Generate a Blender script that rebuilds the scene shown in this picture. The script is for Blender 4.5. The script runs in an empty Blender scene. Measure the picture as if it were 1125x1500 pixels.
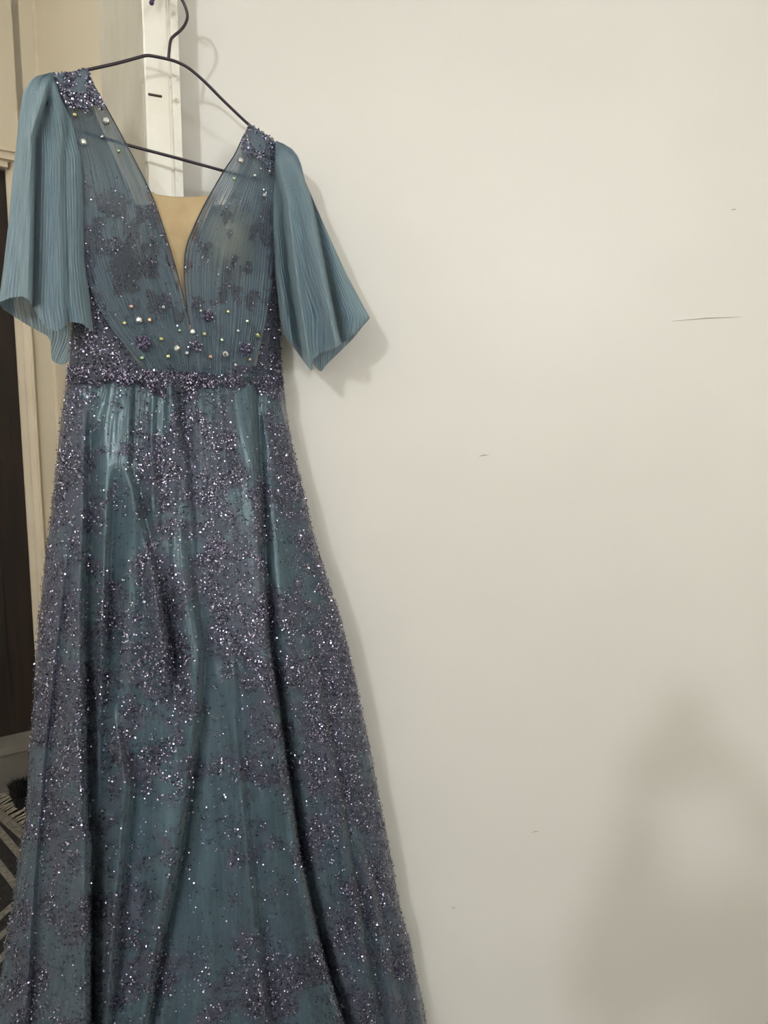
import bpy, bmesh, math
import numpy as np
from mathutils import Vector, Matrix

C = bpy.context.scene.collection
SC = bpy.context.scene
rng = np.random.default_rng(7)

# ------------------------------------------------------------------ camera, light, exposure
EYE = 1.5
PITCH = math.radians(7.6)
F = 1127.0
CP, SP = math.cos(PITCH), math.sin(PITCH)
cam = bpy.data.cameras.new('camera')
cam.sensor_fit = 'AUTO'; cam.sensor_width = 36.0; cam.lens = F / 1500 * 36
cam.clip_start = 0.02
cam_o = bpy.data.objects.new('camera', cam); C.objects.link(cam_o)
cam_o.location = (0, 0, EYE); cam_o.rotation_euler = (math.radians(90) - PITCH, 0, 0)
SC.camera = cam_o
LAMP_POS = (-1.0, -2.6, 2.52); LAMP_STRENGTH = 590.0
PASSAGE_FILL_POS = (-1.85, 0.95, 2.9); PASSAGE_FILL_STRENGTH = 58.0  # added fill lamp that brightens the passage walls
FILL_LAMP_POS = (1.9, -1.9, 2.35); FILL_LAMP_STRENGTH = 68.0  # added fill lamp that lifts the right wall and its lower shadow
w = bpy.data.worlds.new('world'); SC.world = w; w.use_nodes = True
w.node_tree.nodes['Background'].inputs[0].default_value = (0.9, 0.92, 1.0, 1)
w.node_tree.nodes['Background'].inputs[1].default_value = 0.10
SC.view_settings.view_transform = 'Standard'; SC.view_settings.look = 'None'
SC.view_settings.exposure = -0.18; SC.view_settings.gamma = 1.0
SC.view_settings.use_curve_mapping = False

# ------------------------------------------------------------------ helpers
def srgb(r, g, b):
    f = lambda c: (c / 12.92 if c <= .04045 else ((c + .055) / 1.055) ** 2.4)
    return (f(r / 255), f(g / 255), f(b / 255), 1.0)

def rays(px, py):
    px = np.asarray(px, float); py = np.asarray(py, float)
    x = (px - 562.5) / F; v = (750.0 - py) / F
    return x, CP + v * SP, v * CP - SP            # world x, y, z of the viewing direction

def at_depth(px, py, Y):
    x, y, z = rays(px, py); t = np.asarray(Y, float) / y
    return np.stack(np.broadcast_arrays(x * t, y * t, EYE + z * t), -1)

def on_floor(px, py, h=0.0):
    x, y, z = rays(px, py); t = (h - EYE) / z
    return np.array([x * t, y * t, EYE + z * t])

def on_plane(px, py, x0, y0, sl):                 # vertical plane  Y = y0 + sl (X - x0)
    x, y, z = rays(px, py); t = (y0 - sl * x0) / (y - sl * x)
    return np.stack(np.broadcast_arrays(x * t, y * t, EYE + z * t), -1)

def hang_depth(px, py, sl=0.57):                  # depth of the plane in which the hanger hangs
    return on_plane(px, py, -0.3665, 1.40, sl)[..., 1]

def vnoise(x, y, seed=0):
    x = np.asarray(x, float); y = np.asarray(y, float)
    xi = np.floor(x).astype(np.int64); yi = np.floor(y).astype(np.int64)
    fx = x - xi; fy = y - yi
    fx = fx * fx * (3 - 2 * fx); fy = fy * fy * (3 - 2 * fy)
    def h(a, b):
        n = (a * 374761393 + b * 668265263 + seed * 1442695041) & 0xffffffff
        n = ((n ^ (n >> 13)) * 1274126177) & 0xffffffff
        n = n ^ (n >> 16)
        return (n & 0xffff) / 65535.0
    a = h(xi, yi); b = h(xi + 1, yi); c = h(xi, yi + 1); d = h(xi + 1, yi + 1)
    return (a * (1 - fx) + b * fx) * (1 - fy) + (c * (1 - fx) + d * fx) * fy

def sstep(a, b, x):
    t = np.clip((x - a) / (b - a), 0, 1); return t * t * (3 - 2 * t)

def curve(pts):                                   # piecewise-linear then smoothed lookup: key -> value
    k = np.array([p[0] for p in pts], float); v = np.array([p[1] for p in pts], float)
    return lambda q: np.interp(q, k, v)

def mesh_obj(name, V, Fs, mat, parent=None, smooth=True, mat_index=None, attr=None, uv=None):
    me = bpy.data.meshes.new(name)
    V = np.asarray(V, np.float64).reshape(-1, 3)
    me.from_pydata(V.tolist(), [], [list(map(int, f)) for f in Fs] if not isinstance(Fs, np.ndarray) else Fs.tolist())
    mats = mat if isinstance(mat, (list, tuple)) else [mat]
    for m in mats: me.materials.append(m)
    if mat_index is not None: me.polygons.foreach_set('material_index', np.asarray(mat_index, np.int32))
    if smooth: me.polygons.foreach_set('use_smooth', np.ones(len(me.polygons), bool))
    if attr is not None:
        for k, val in attr.items():
            a = me.attributes.new(k, 'FLOAT', 'POINT'); a.data.foreach_set('value', np.asarray(val, np.float32).ravel())
    if uv is not None:
        l = me.uv_layers.new(name='UVMap'); vi = np.empty(len(me.loops), np.int32); me.loops.foreach_get('vertex_index', vi)
        l.data.foreach_set('uv', np.asarray(uv, np.float32).reshape(-1, 2)[vi].ravel())
    me.update()
    o = bpy.data.objects.new(name, me); C.objects.link(o)
    if parent is not None: adopt(o, parent)
    return o

def adopt(o, p):
    bpy.context.view_layer.update() if False else None
    o.parent = p; o.matrix_parent_inverse = world_of(p).inverted()

def world_of(p):
    m = Matrix.LocRotScale(p.location, p.rotation_euler, p.scale)
    return m if p.parent is None else world_of(p.parent) @ p.matrix_parent_inverse @ m

def grid_faces(nv, nu, wrap=False):
    i = np.arange(nv - 1)[:, None]; j = np.arange(nu if wrap else nu - 1)[None, :]
    j2 = (j + 1) % nu
    return np.stack([i * nu + j, i * nu + j2, (i + 1) * nu + j2, (i + 1) * nu + j], -1).reshape(-1, 4)

def grid_obj(name, P, mat, parent, wrap=False, attr=None, uv=None, thick=0.0, stuff=False):
    nv, nu = P.shape[:2]
    o = mesh_obj(name, P.reshape(-1, 3), grid_faces(nv, nu, wrap)[:, ::-1], mat, parent, attr=attr, uv=uv)
    if thick:
        s = o.modifiers.new('thickness', 'SOLIDIFY'); s.thickness = thick; s.offset = 0
    if stuff: o['kind'] = 'stuff'
    return o

def box_bm(bm, lo, hi, M=None):
    r = bmesh.ops.create_cube(bm, size=1.0)
    for v in r['verts']:
        v.co = Vector([lo[k] + (v.co[k] + .5) * (hi[k] - lo[k]) for k in range(3)])
        if M is not None: v.co = M @ v.co
    return r['verts']

def bm_obj(name, bm, mat, parent=None, bevel=0.0, smooth=False):
    if bevel: bmesh.ops.bevel(bm, geom=list(bm.edges), offset=bevel, segments=2, affect='EDGES', profile=.6)
    bmesh.ops.recalc_face_normals(bm, faces=list(bm.faces))
    me = bpy.data.meshes.new(name); bm.to_mesh(me); bm.free()
    for m in (mat if isinstance(mat, (list, tuple)) else [mat]): me.materials.append(m)
    if smooth:
        for p in me.polygons: p.use_smooth = True
    o = bpy.data.objects.new(name, me); C.objects.link(o)
    if parent is not None: adopt(o, parent)
    return o

def prism(name, pts, z0, z1, mat, parent=None, bevel=0.0):      # upright prism over a floor outline
    bm = bmesh.new()
    a = [bm.verts.new((p[0], p[1], z0)) for p in pts]; b = [bm.verts.new((p[0], p[1], z1)) for p in pts]
    bm.faces.new(a); bm.faces.new(b)
    n = len(pts)
    for i in range(n): bm.faces.new((a[i], a[(i + 1) % n], b[(i + 1) % n], b[i]))
    return bm_obj(name, bm, mat, parent, bevel)

def catmull(pts, n=8):
    pts = [np.array(p, float) for p in pts]; out = []
    for i in range(len(pts) - 1):
        p0 = pts[max(i - 1, 0)]; p1 = pts[i]; p2 = pts[i + 1]; p3 = pts[min(i + 2, len(pts) - 1)]
        for k in range(n):
            t = k / n
            out.append(.5 * (2 * p1 + (p2 - p0) * t + (2 * p0 - 5 * p1 + 4 * p2 - p3) * t * t + (3 * p1 - p0 - 3 * p2 + p3) * t ** 3))
    out.append(pts[-1]); return np.array(out)

def tube(name, pts, r, mat, parent=None, seg=10):
    pts = np.array(pts, float); n = len(pts)
    T = np.gradient(pts, axis=0); T /= np.linalg.norm(T, axis=1)[:, None]
    ref = np.array([.3, -.9, .25]); V = []
    rr = np.broadcast_to(np.asarray(r, float), (n,))
    for i in range(n):
        a = np.cross(T[i], ref); a /= np.linalg.norm(a); b = np.cross(T[i], a)
        for k in range(seg):
            q = 2 * math.pi * k / seg; V.append(pts[i] + rr[i] * (math.cos(q) * a + math.sin(q) * b))
    Fs = [list(f) for f in grid_faces(n, seg, True)]
    Fs.append(list(range(seg))[::-1]); Fs.append([(n - 1) * seg + k for k in range(seg)])
    return mesh_obj(name, V, Fs, mat, parent)

def tag(o, label, cat, group=None):
    o['label'] = label; o['category'] = cat
    if group: o['group'] = group
    return o

def empty(name, loc):
    o = bpy.data.objects.new(name, None); C.objects.link(o); o.location = loc; o.empty_display_size = .1
    return o

def structure(o):
    o['kind'] = 'structure'; return o

# ------------------------------------------------------------------ materials
def new_mat(name):
    m = bpy.data.materials.new(name); m.use_nodes = True
    nt = m.node_tree; b = nt.nodes['Principled BSDF']; return m, nt, b

def link(nt, a, b): nt.links.new(a, b)

def surface(name, col, rough=.6, col2=None, nscale=8, bump=0.0, bscale=60, metallic=0.0, stretch=None, spec=.5, nlo=.35, nhi=.65):
    m, nt, b = new_mat(name)
    b.inputs['Roughness'].default_value = rough; b.inputs['Metallic'].default_value = metallic
    b.inputs['Specular IOR Level'].default_value = spec
    b.inputs['Base Color'].default_value = col
    tc = nt.nodes.new('ShaderNodeTexCoord'); src = tc.outputs['Object']
    if stretch:
        mp = nt.nodes.new('ShaderNodeMapping'); mp.inputs['Scale'].default_value = stretch
        link(nt, src, mp.inputs['Vector']); src = mp.outputs[0]
    if col2:
        n = nt.nodes.new('ShaderNodeTexNoise'); n.inputs['Scale'].default_value = nscale; n.inputs['Detail'].default_value = 6
        link(nt, src, n.inputs['Vector'])
        mr = nt.nodes.new('ShaderNodeMapRange'); mr.inputs[1].default_value = nlo; mr.inputs[2].default_value = nhi
        link(nt, n.outputs[0], mr.inputs[0])
        mx = nt.nodes.new('ShaderNodeMix'); mx.data_type = 'RGBA'
        mx.inputs[6].default_value = col; mx.inputs[7].default_value = col2
        link(nt, mr.outputs[0], mx.inputs[0]); link(nt, mx.outputs[2], b.inputs['Base Color'])
    if bump:
        n2 = nt.nodes.new('ShaderNodeTexNoise'); n2.inputs['Scale'].default_value = bscale; n2.inputs['Detail'].default_value = 5
        link(nt, src, n2.inputs['Vector'])
        bp = nt.nodes.new('ShaderNodeBump'); bp.inputs['Strength'].default_value = bump; bp.inputs['Distance'].default_value = .002
        link(nt, n2.outputs[0], bp.inputs['Height']); link(nt, bp.outputs[0], b.inputs['Normal'])
    return m

def tulle(name, col, col2, alpha, alpha_var=.12, attr=None, lace=None, lace_alpha=.6, streak=(900, 25), rough=.75, dots=False):
    """Sheer net: a diffuse cloth with sheen mixed with clear; thread and painted pleat-shade streaks along the cloth, an optional lace density."""
    m, nt, b = new_mat(name)
    b.inputs['Roughness'].default_value = rough
    b.inputs['Sheen Weight'].default_value = .25; b.inputs['Sheen Roughness'].default_value = .5
    b.inputs['Sheen Tint'].default_value = (.7, .85, .9, 1)
    b.inputs['Specular IOR Level'].default_value = .25
    uv = nt.nodes.new('ShaderNodeUVMap'); uv.uv_map = 'UVMap'
    mp = nt.nodes.new('ShaderNodeMapping'); mp.inputs['Scale'].default_value = (streak[0], streak[1], 1)
    link(nt, uv.outputs[0], mp.inputs['Vector'])
    n = nt.nodes.new('ShaderNodeTexNoise'); n.inputs['Scale'].default_value = 1; n.inputs['Detail'].default_value = 4
    link(nt, mp.outputs[0], n.inputs['Vector'])
    mr = nt.nodes.new('ShaderNodeMapRange'); mr.inputs[1].default_value = .3; mr.inputs[2].default_value = .7
    link(nt, n.outputs[0], mr.inputs[0])
    mx = nt.nodes.new('ShaderNodeMix'); mx.data_type = 'RGBA'
    mx.inputs[6].default_value = col; mx.inputs[7].default_value = col2
    link(nt, mr.outputs[0], mx.inputs[0])
    colour = mx.outputs[2]
    al = nt.nodes.new('ShaderNodeMath'); al.operation = 'MULTIPLY_ADD'
    al.inputs[1].default_value = alpha_var * 2; al.inputs[2].default_value = alpha - alpha_var
    link(nt, mr.outputs[0], al.inputs[0]); alpha_out = al.outputs[0]
    if lace:
        at = nt.nodes.new('ShaderNodeAttribute'); at.attribute_name = 'lace'
        n3 = nt.nodes.new('ShaderNodeTexNoise'); n3.inputs['Scale'].default_value = 260; n3.inputs['Detail'].default_value = 3
        link(nt, uv.outputs[0], n3.inputs['Vector'])
        ad = nt.nodes.new('ShaderNodeMath'); ad.operation = 'MULTIPLY_ADD'; ad.inputs[1].default_value = 1.1; ad.inputs[2].default_value = -.55
        link(nt, n3.outputs[0], ad.inputs[0])
        sm = nt.nodes.new('ShaderNodeMath'); sm.operation = 'ADD'
        link(nt, at.outputs['Fac'], sm.inputs[0]); link(nt, ad.outputs[0], sm.inputs[1])
        ms = nt.nodes.new('ShaderNodeMapRange'); ms.inputs[1].default_value = .30; ms.inputs[2].default_value = .62
        link(nt, sm.outputs[0], ms.inputs[0])
        mx2 = nt.nodes.new('ShaderNodeMix'); mx2.data_type = 'RGBA'; mx2.inputs[7].default_value = lace
        link(nt, colour, mx2.inputs[6]); link(nt, ms.outputs[0], mx2.inputs[0]); colour = mx2.outputs[2]
        am = nt.nodes.new('ShaderNodeMath'); am.operation = 'MULTIPLY'; am.inputs[1].default_value = lace_alpha
        link(nt, ms.outputs[0], am.inputs[0])
        mxx = nt.nodes.new('ShaderNodeMath'); mxx.operation = 'MAXIMUM'
        sh = nt.nodes.new('ShaderNodeAttribute'); sh.attribute_name = 'sheer'
        sb_ = nt.nodes.new('ShaderNodeMath'); sb_.operation = 'SUBTRACT'; sb_.use_clamp = True
        link(nt, alpha_out, sb_.inputs[0]); link(nt, sh.outputs['Fac'], sb_.inputs[1])
        link(nt, am.outputs[0], mxx.inputs[0]); link(nt, sb_.outputs[0], mxx.inputs[1]); alpha_out = mxx.outputs[0]
    link(nt, colour, b.inputs['Base Color'])
    tr = nt.nodes.new('ShaderNodeBsdfTransparent')
    tl = nt.nodes.new('ShaderNodeBsdfTranslucent'); link(nt, colour, tl.inputs['Color'])
    m1 = nt.nodes.new('ShaderNodeMixShader'); m1.inputs[0].default_value = .18
    link(nt, b.outputs[0], m1.inputs[1]); link(nt, tl.outputs[0], m1.inputs[2])
    m2 = nt.nodes.new('ShaderNodeMixShader'); link(nt, alpha_out, m2.inputs[0])
    link(nt, tr.outputs[0], m2.inputs[1]); link(nt, m1.outputs[0], m2.inputs[2])
    link(nt, m2.outputs[0], nt.nodes['Material Output'].inputs[0])
    return m

def satin(name, col, col2, rough=.36):
    m, nt, b = new_mat(name)
    uv = nt.nodes.new('ShaderNodeUVMap'); uv.uv_map = 'UVMap'
    n = nt.nodes.new('ShaderNodeTexNoise'); n.inputs['Scale'].default_value = 14; n.inputs['Detail'].default_value = 4
    link(nt, uv.outputs[0], n.inputs['Vector'])
    mx = nt.nodes.new('ShaderNodeMix'); mx.data_type = 'RGBA'; mx.inputs[6].default_value = col; mx.inputs[7].default_value = col2
    link(nt, n.outputs[0], mx.inputs[0]); link(nt, mx.outputs[2], b.inputs['Base Color'])
    b.inputs['Roughness'].default_value = rough; b.inputs['Specular IOR Level'].default_value = .9
    b.inputs['Specular Tint'].default_value = (.75, .95, 1, 1)
    b.inputs['Sheen Weight'].default_value = .2
    return m

def flake(name, col, rough, metallic=1.0):
    m, nt, b = new_mat(name)
    b.inputs['Base Color'].default_value = col; b.inputs['Roughness'].default_value = rough; b.inputs['Metallic'].default_value = metallic
    return m

M_wall = surface('painted wall', srgb(222, 219, 215), .42, srgb(217, 214, 210), 1.2, .06, 90)
M_wall2 = surface('cream wall paint', srgb(214, 205, 186), .6, srgb(208, 199, 180), 1.5, .08, 60)
M_jamb = surface('old grey-white jamb paint', srgb(186, 182, 170), .6, srgb(174, 170, 158), 9, .4, 40, stretch=(2, 2, .7))
M_post = surface('white gloss paint', srgb(246, 243, 236), .4, srgb(238, 233, 222), 14, .15, 70)
M_bead = surface('chipped white paint', srgb(240, 236, 228), .45, srgb(176, 164, 148), 55, .9, 120, nlo=.60, nhi=.74)
M_trim = surface('cream door trim', srgb(224, 213, 194), .5, srgb(216, 204, 184), 6, .1, 50)
M_door = surface('dark stained wood', srgb(38, 22, 14), .65, srgb(20, 11, 7), 5, .25, 30, stretch=(9, 9, .7))
M_floor = surface('dark floor tiles', srgb(40, 38, 37), .5, srgb(30, 28, 28), 3, .1, 40)
M_step = surface('worn grey-white step', srgb(128, 124, 118), .7, srgb(108, 104, 98), 5, .2, 40)
M_ceil = surface('ceiling paint', srgb(235, 232, 226), .8, srgb(228, 225, 219), 2)
M_wire = surface('dark purple coated wire', srgb(46, 34, 48), .35, srgb(40, 30, 40), 30)
M_ball = surface('purple plastic tip', srgb(66, 44, 84), .35, srgb(58, 40, 76), 30)
M_metal = surface('dull steel', srgb(120, 116, 110), .4, srgb(96, 92, 88), 30, metallic=.9)
M_mark = surface('dark pencil mark', srgb(74, 66, 56), .8, srgb(60, 54, 46), 40)
M_scuff = surface('grey scuff', srgb(176, 172, 160), .8, srgb(166, 160, 150), 40)

# ------------------------------------------------------------------ the setting
WX, WY, WS = -0.41, 1.537, 0.11
def wall_y(x): return WY + WS * (x - WX)
CEIL = 3.2
A0 = (-0.445, wall_y(-0.445)); A1 = (2.9, wall_y(2.9))
wr = structure(prism('wall_right', [A0, A1, (2.9, wall_y(2.9) + .1), (-.445, wall_y(-.445) + .1)], 0, CEIL, M_wall))
bm = bmesh.new(); box_bm(bm, (-3.2, -3.4, -.06), (3.1, 4.2, 0)); structure(bm_obj('floor', bm, M_floor))
bm = bmesh.new(); box_bm(bm, (-3.2, -3.4, CEIL), (3.1, 4.2, CEIL + .06)); structure(bm_obj('ceiling', bm, M_ceil))
bm = bmesh.new(); box_bm(bm, (-3.2, -3.4, 0), (3.1, -3.3, CEIL)); structure(bm_obj('wall_back', bm, M_wall2))
bm = bmesh.new(); box_bm(bm, (3.0, -3.3, 0), (3.1, 2.3, CEIL)); structure(bm_obj('wall_side', bm, M_wall2))
bm = bmesh.new(); box_bm(bm, (-3.2, -3.3, 0), (-3.1, 4.2, CEIL)); structure(bm_obj('wall_outer', bm, M_wall2))

# the white timber post with its jamb, turned about 36 degrees
PH = math.radians(36); E1 = np.array([math.cos(PH), math.sin(PH)]); E2 = np.array([-math.sin(PH), math.cos(PH)])
def dirpt(px, py, base, d):                       # where the sight line meets the vertical plane through base along d
    p = on_plane(px, py, base[0], base[1], d[1] / d[0]); return p
pA = at_depth(213, 110, 1.424)[:2]
pB = dirpt(247, 110, pA, E1)[:2]
pC = dirpt(250.5, 110, pA, E1)[:2]; pD = dirpt(262, 110, pA, E1)[:2]
DEEP = .235
post = structure(prism('trim_1', [pA, pB, pB + E2 * .02, pB + E2 * DEEP, pA + E2 * DEEP], 0, CEIL, M_post, bevel=.002))
structure(prism('trim_2', [pB - E2 * -.004, pC + E2 * .004, pC - E2 * .005, pD - E2 * .005, pD + E2 * .10, pB + E2 * .10], 0, CEIL, M_bead, bevel=.0012))
jl = prism('wall_jamb', [pA - E1 * .004 + E2 * .006, pA + E1 * -.0002 + E2 * .006, pA + E2 * DEEP, pA - E1 * .004 + E2 * DEEP], 0, CEIL, M_jamb)
structure(jl)
# shoulder-height staple scar in the post
q0 = dirpt(217, 138, pA, E1); q1 = dirpt(236.5, 141.5, pA, E1); n3 = np.array([*(-E2), 0])
tube('scratch', [q0 + n3 * .0006, q1 + n3 * .0006], .0022, M_mark, post, 6)

# room beyond: side wall, far wall with the dark door
K = np.array([-1.283, 3.05])
D1 = K + np.array([.588, -.809]) * 1.5
structure(prism('wall_left', [K, D1, D1 + E1 * .1, K + E1 * .1], 0, CEIL, M_wall2))
def onC(px, py): return on_plane(px, py, K[0], K[1], E1[1] / E1[0])
def tC(px, py): p = onC(px, py)[:2]; return float((K - p) @ E1)     # distance from the corner along the far wall
t_out = tC(46, 480); t_in = tC(25, 480)
z_top_out = float(onC(8, 224.5)[2]); z_step = float(onC(2, 1086)[2])
TD = t_in + .95
Zw = 3.2
nC = -E2                                           # out of the wall, towards the room
def cpt(t, n): return K - E1 * t + nC * n
# far wall in two pieces round the door
structure(prism('wall_far', [cpt(-.1, 0), cpt(t_out + .004, 0), cpt(t_out + .004, -.12), cpt(-.1, -.12)], 0, CEIL, M_wall2))
zt = z_top_out
structure(prism('wall_above', [cpt(t_out - .02, 0), cpt(TD + .9, 0), cpt(TD + .9, -.12), cpt(t_out - .02, -.12)], zt - .03, CEIL, M_wall2))
cw = t_in - t_out
# casing with its stepped moulding: three strips upright, and a head
trim = structure(prism('trim_3', [cpt(t_out, 0), cpt(t_out, .006), cpt(t_out + cw * .08, .020), cpt(t_out + cw * .20, .020), cpt(t_out + cw * .28, .008),
                    cpt(t_out + cw * .62, .006), cpt(t_out + cw * .68, -.004), cpt(t_in, -.030), cpt(t_in, -.06), cpt(t_out, -.02)], z_step, zt, M_trim))
def hbar(name, t0, t1, z0, z1, n0, n1, mat, parent=None):
    return prism(name, [cpt(t0, n0), cpt(t0, n1), cpt(t1, n1), cpt(t1, n0)], z0, z1, mat, parent)
head = structure(hbar('trim_4', t_in - .001, TD + .1, zt - cw, zt - cw * .55, -.02, .008, M_trim))
hbar('moulding', t_out, TD + .1, zt - cw * .55, zt - cw * .05, 0, .03, M_trim, head)
hbar('moulding', t_out, TD + .1, zt - cw * .05, zt + .012, 0, .045, M_trim, head)
# corner bead (thin lighter strip where the two walls meet)
structure(prism('trim_5', [cpt(-.002, .0), cpt(.012, .0), cpt(.012, .006), cpt(-.002, .006)], 0.1, CEIL, M_trim))
door = structure(prism('door_1', [cpt(t_in, -.045), cpt(TD, -.045), cpt(TD, -.085), cpt(t_in, -.085)], z_step, zt - cw, M_door))
for (a, b, z0, z1) in ((.10, .40, .25, 1.0), (.52, .84, .25, 1.0), (.10, .40, 1.15, 2.0), (.52, .84, 1.15, 2.0)):
    o = hbar('door_panel', t_in + a, t_in + b, z_step + z0, z_step + z1, -.046, -.038, M_door, door)
structure(hbar('trim_6', t_out - .02, TD + .9, 0, z_step - .03, -.12, .05, M_step))
stepo = hbar('nosing', t_out - .02, TD + .9, z_step - .03, z_step, -.12, .075, M_step, bpy.data.objects['trim_6'])
structure(hbar('baseboard_far', -.0, t_out - .02, 0, .1, 0, .012, M_trim))

# old paint edge on the jamb and side wall
scuffs = [((985, 470.5), (1085, 464.5), .0011), ((702, 668.5), (716, 667), .0013), ((1071, 308), (1079, 307.5), .0012), ((780, 1219.5), (789, 1218), .001), ((662, 1331), (667, 1330), .0012)]
for a, b, r in scuffs:
    p = on_plane(a[0], a[1], WX, WY - .0003, WS); q = on_plane(b[0], b[1], WX, WY - .0003, WS)
    m = (p + q) / 2 + np.array([0, 0, .002])
    tube('scuff_mark', [p, m, q], [r * .3, r, r * .3], M_scuff, wr, 5)

# ------------------------------------------------------------------ ceiling lamp and two added fill lamps (out of view)
def lamp(name, pos, strength, r, label, col):
    t = empty(name, (pos[0], pos[1], CEIL))
    m, nt, b = new_mat(name + ' glow')
    b.inputs['Base Color'].default_value = (1, 1, 1, 1)
    b.inputs['Emission Color'].default_value = col; b.inputs['Emission Strength'].default_value = strength
    bm = bmesh.new(); bmesh.ops.create_uvsphere(bm, u_segments=20, v_segments=12, radius=r, matrix=Matrix.Translation(pos))
    bm_obj('globe', bm, m, t, smooth=True)
    bm = bmesh.new(); bmesh.ops.create_cone(bm, cap_ends=True, segments=20, radius1=.04, radius2=.06, depth=CEIL - pos[2] - r + .01,
                                            matrix=Matrix.Translation((pos[0], pos[1], (CEIL + pos[2] + r) / 2)))
    bm_obj('lamp_holder', bm, M_metal, t, smooth=True)
    tag(t, label, 'light', 'ceiling lamps lighting the room')
lamp('ceiling_or_fill_light', LAMP_POS, LAMP_STRENGTH, .09, 'round white ceiling lamp behind the photographer', (.94, .985, 1, 1))
lamp('ceiling_or_fill_light', FILL_LAMP_POS, FILL_LAMP_STRENGTH, .22, 'larger round white fill lamp added over the right side of the room', (.94, .985, 1, 1))
lamp('ceiling_or_fill_light', PASSAGE_FILL_POS, PASSAGE_FILL_STRENGTH, .12, 'small round fill lamp added in the passage before the dark door', (1, .96, .90, 1))

# ------------------------------------------------------------------ wire hanger
def hp(px, py, fwd=0.0): return at_depth(px, py, hang_depth(px, py) - fwd)
hanger = empty('wire_hanger', hp(247, 85))
tag(hanger, 'dark purple wire hanger hooked over the white post, carrying the gown', 'hanger')
R_W = .0026
tip_l = hp(66, 121); tip_r = hp(398, 211)
frame_pts = [tip_l, hp(90, 112), hp(125, 103), hp(170, 93), hp(205, 83.5), hp(214, 81.5), hp(223, 82), hp(247, 87), hp(262, 92), hp(278, 101), hp(300, 120),
             hp(330, 150), hp(365, 183), hp(392, 205), tip_r]
tube('shoulder_wire', catmull(frame_pts, 4), R_W, M_wire, hanger)
tube('lower_bar', [tip_l, hp(72, 172), hp(80, 182), hp(187, 212.5), hp(257, 231), hp(328, 250.5), hp(384, 266), hp(397, 258), tip_r], R_W, M_wire, hanger)
hook_pts = [hp(246.5, 88), hp(248, 72), hp(250, 59), hp(255, 52.5), hp(264, 45), hp(271, 36), hp(274.5, 24), hp(271, 9), hp(263, -5), hp(250, -14), hp(237, -13), hp(228, -5), hp(223, 2)]
hk = tube('hook', catmull(hook_pts, 6), R_W, M_wire, hanger)
bm = bmesh.new(); bmesh.ops.create_uvsphere(bm, u_segments=14, v_segments=10, radius=.0042, matrix=Matrix.Translation(Vector(hp(222, 4))))
bm_obj('hook_tip', bm, M_ball, hanger, smooth=True)
# peg in the post the hook hangs from
peg_tip = hp(250, -9.0, .012); peg_tip = peg_tip + np.array([0, 0, -.0])
pt = dirpt(236, -8, pA, E1)
peg = tube('wall_peg', [pt - n3 * .02, pt, (pt * .4 + peg_tip * .6), peg_tip, peg_tip + np.array([0, -.004, .012])], [.004, .004, .0035, .0035, .004], M_metal)
tag(peg, 'small steel peg in the white post that the hanger hook hangs from', 'peg')

# ------------------------------------------------------------------ the gown
gown = empty('evening_gown', hp(256, 545))
tag(gown, 'dusty teal evening gown with beaded tulle skirt and pleated flutter sleeves on the wire hanger', 'dress')

TEAL = srgb(120, 158, 170); TEAL2 = srgb(92, 130, 144)
M_sleeve = tulle('pleated sleeve tulle', srgb(166, 188, 201), srgb(86, 111, 126), .88, .08, streak=(800, 14))  # light and shade of the pleats put into pale and dark streaks
M_sleeve_in = tulle('inner sleeve tulle', srgb(122, 146, 156), srgb(92, 116, 128), .72, .10, streak=(700, 20))
M_drape = tulle('draped bodice tulle', srgb(132, 151, 168), srgb(66, 85, 102), .72, .22, streak=(420, 9), lace=srgb(86, 94, 110), lace_alpha=.68)
M_lining = surface('bodice lining', srgb(150, 150, 140), .7, srgb(126, 132, 126), 18, .2, 200)
M_nude = surface('nude illusion mesh', srgb(190, 168, 132), .75, srgb(180, 156, 120), 26, .35, 500)
M_satin = satin('teal satin', srgb(90, 117, 129), srgb(52, 76, 90), .31)
M_overlay = tulle('beaded skirt tulle', srgb(110, 122, 134), srgb(72, 84, 98), .26, .14, streak=(160, 8), lace=srgb(98, 96, 114), lace_alpha=.58)
M_band = tulle('beaded band net', srgb(98, 100, 114), srgb(70, 74, 90), .82, .06, streak=(300, 300))
M_shoulder = tulle('shoulder motif net', srgb(118, 134, 146), srgb(92, 104, 122), .86, .06, streak=(300, 300))
M_edge = surface('dark teal edging', srgb(46, 62, 74), .5, srgb(34, 46, 60), 80)
FL = [flake('plum sequin', srgb(140, 134, 156), .36), flake('dark plum sequin', srgb(66, 64, 84), .42), flake('lilac sequin', srgb(176, 170, 200), .22), flake('silver bead', srgb(214, 216, 236), .12)]
M_seam = surface('dark bead', srgb(58, 54, 74), .35, srgb(44, 42, 60), 60, metallic=.6)

def metric_uv(P):
    du = np.linalg.norm(np.diff(P, axis=1), axis=2); u = np.concatenate([np.zeros((P.shape[0], 1)), np.cumsum(du, 1)], 1)
    u = u.mean(0)[None, :] * np.ones((P.shape[0], 1))
    dv = np.linalg.norm(np.diff(P, axis=0), axis=2); v = np.concatenate([np.zeros((1, P.shape[1])), np.cumsum(dv, 0)], 0)
    v = v.mean(1)[:, None] * np.ones((1, P.shape[1]))
    return np.stack([u, v], -1)

def grid_normals(P):
    a = np.gradient(P, axis=1); b = np.gradient(P, axis=0)
    n = np.cross(a, b); n /= np.linalg.norm(n, axis=2)[..., None] + 1e-12
    cam_v = np.array([0, 0, EYE]) - P
    s = np.sign((n * cam_v).sum(-1))[..., None]; s[s == 0] = 1
    return n * s

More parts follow.
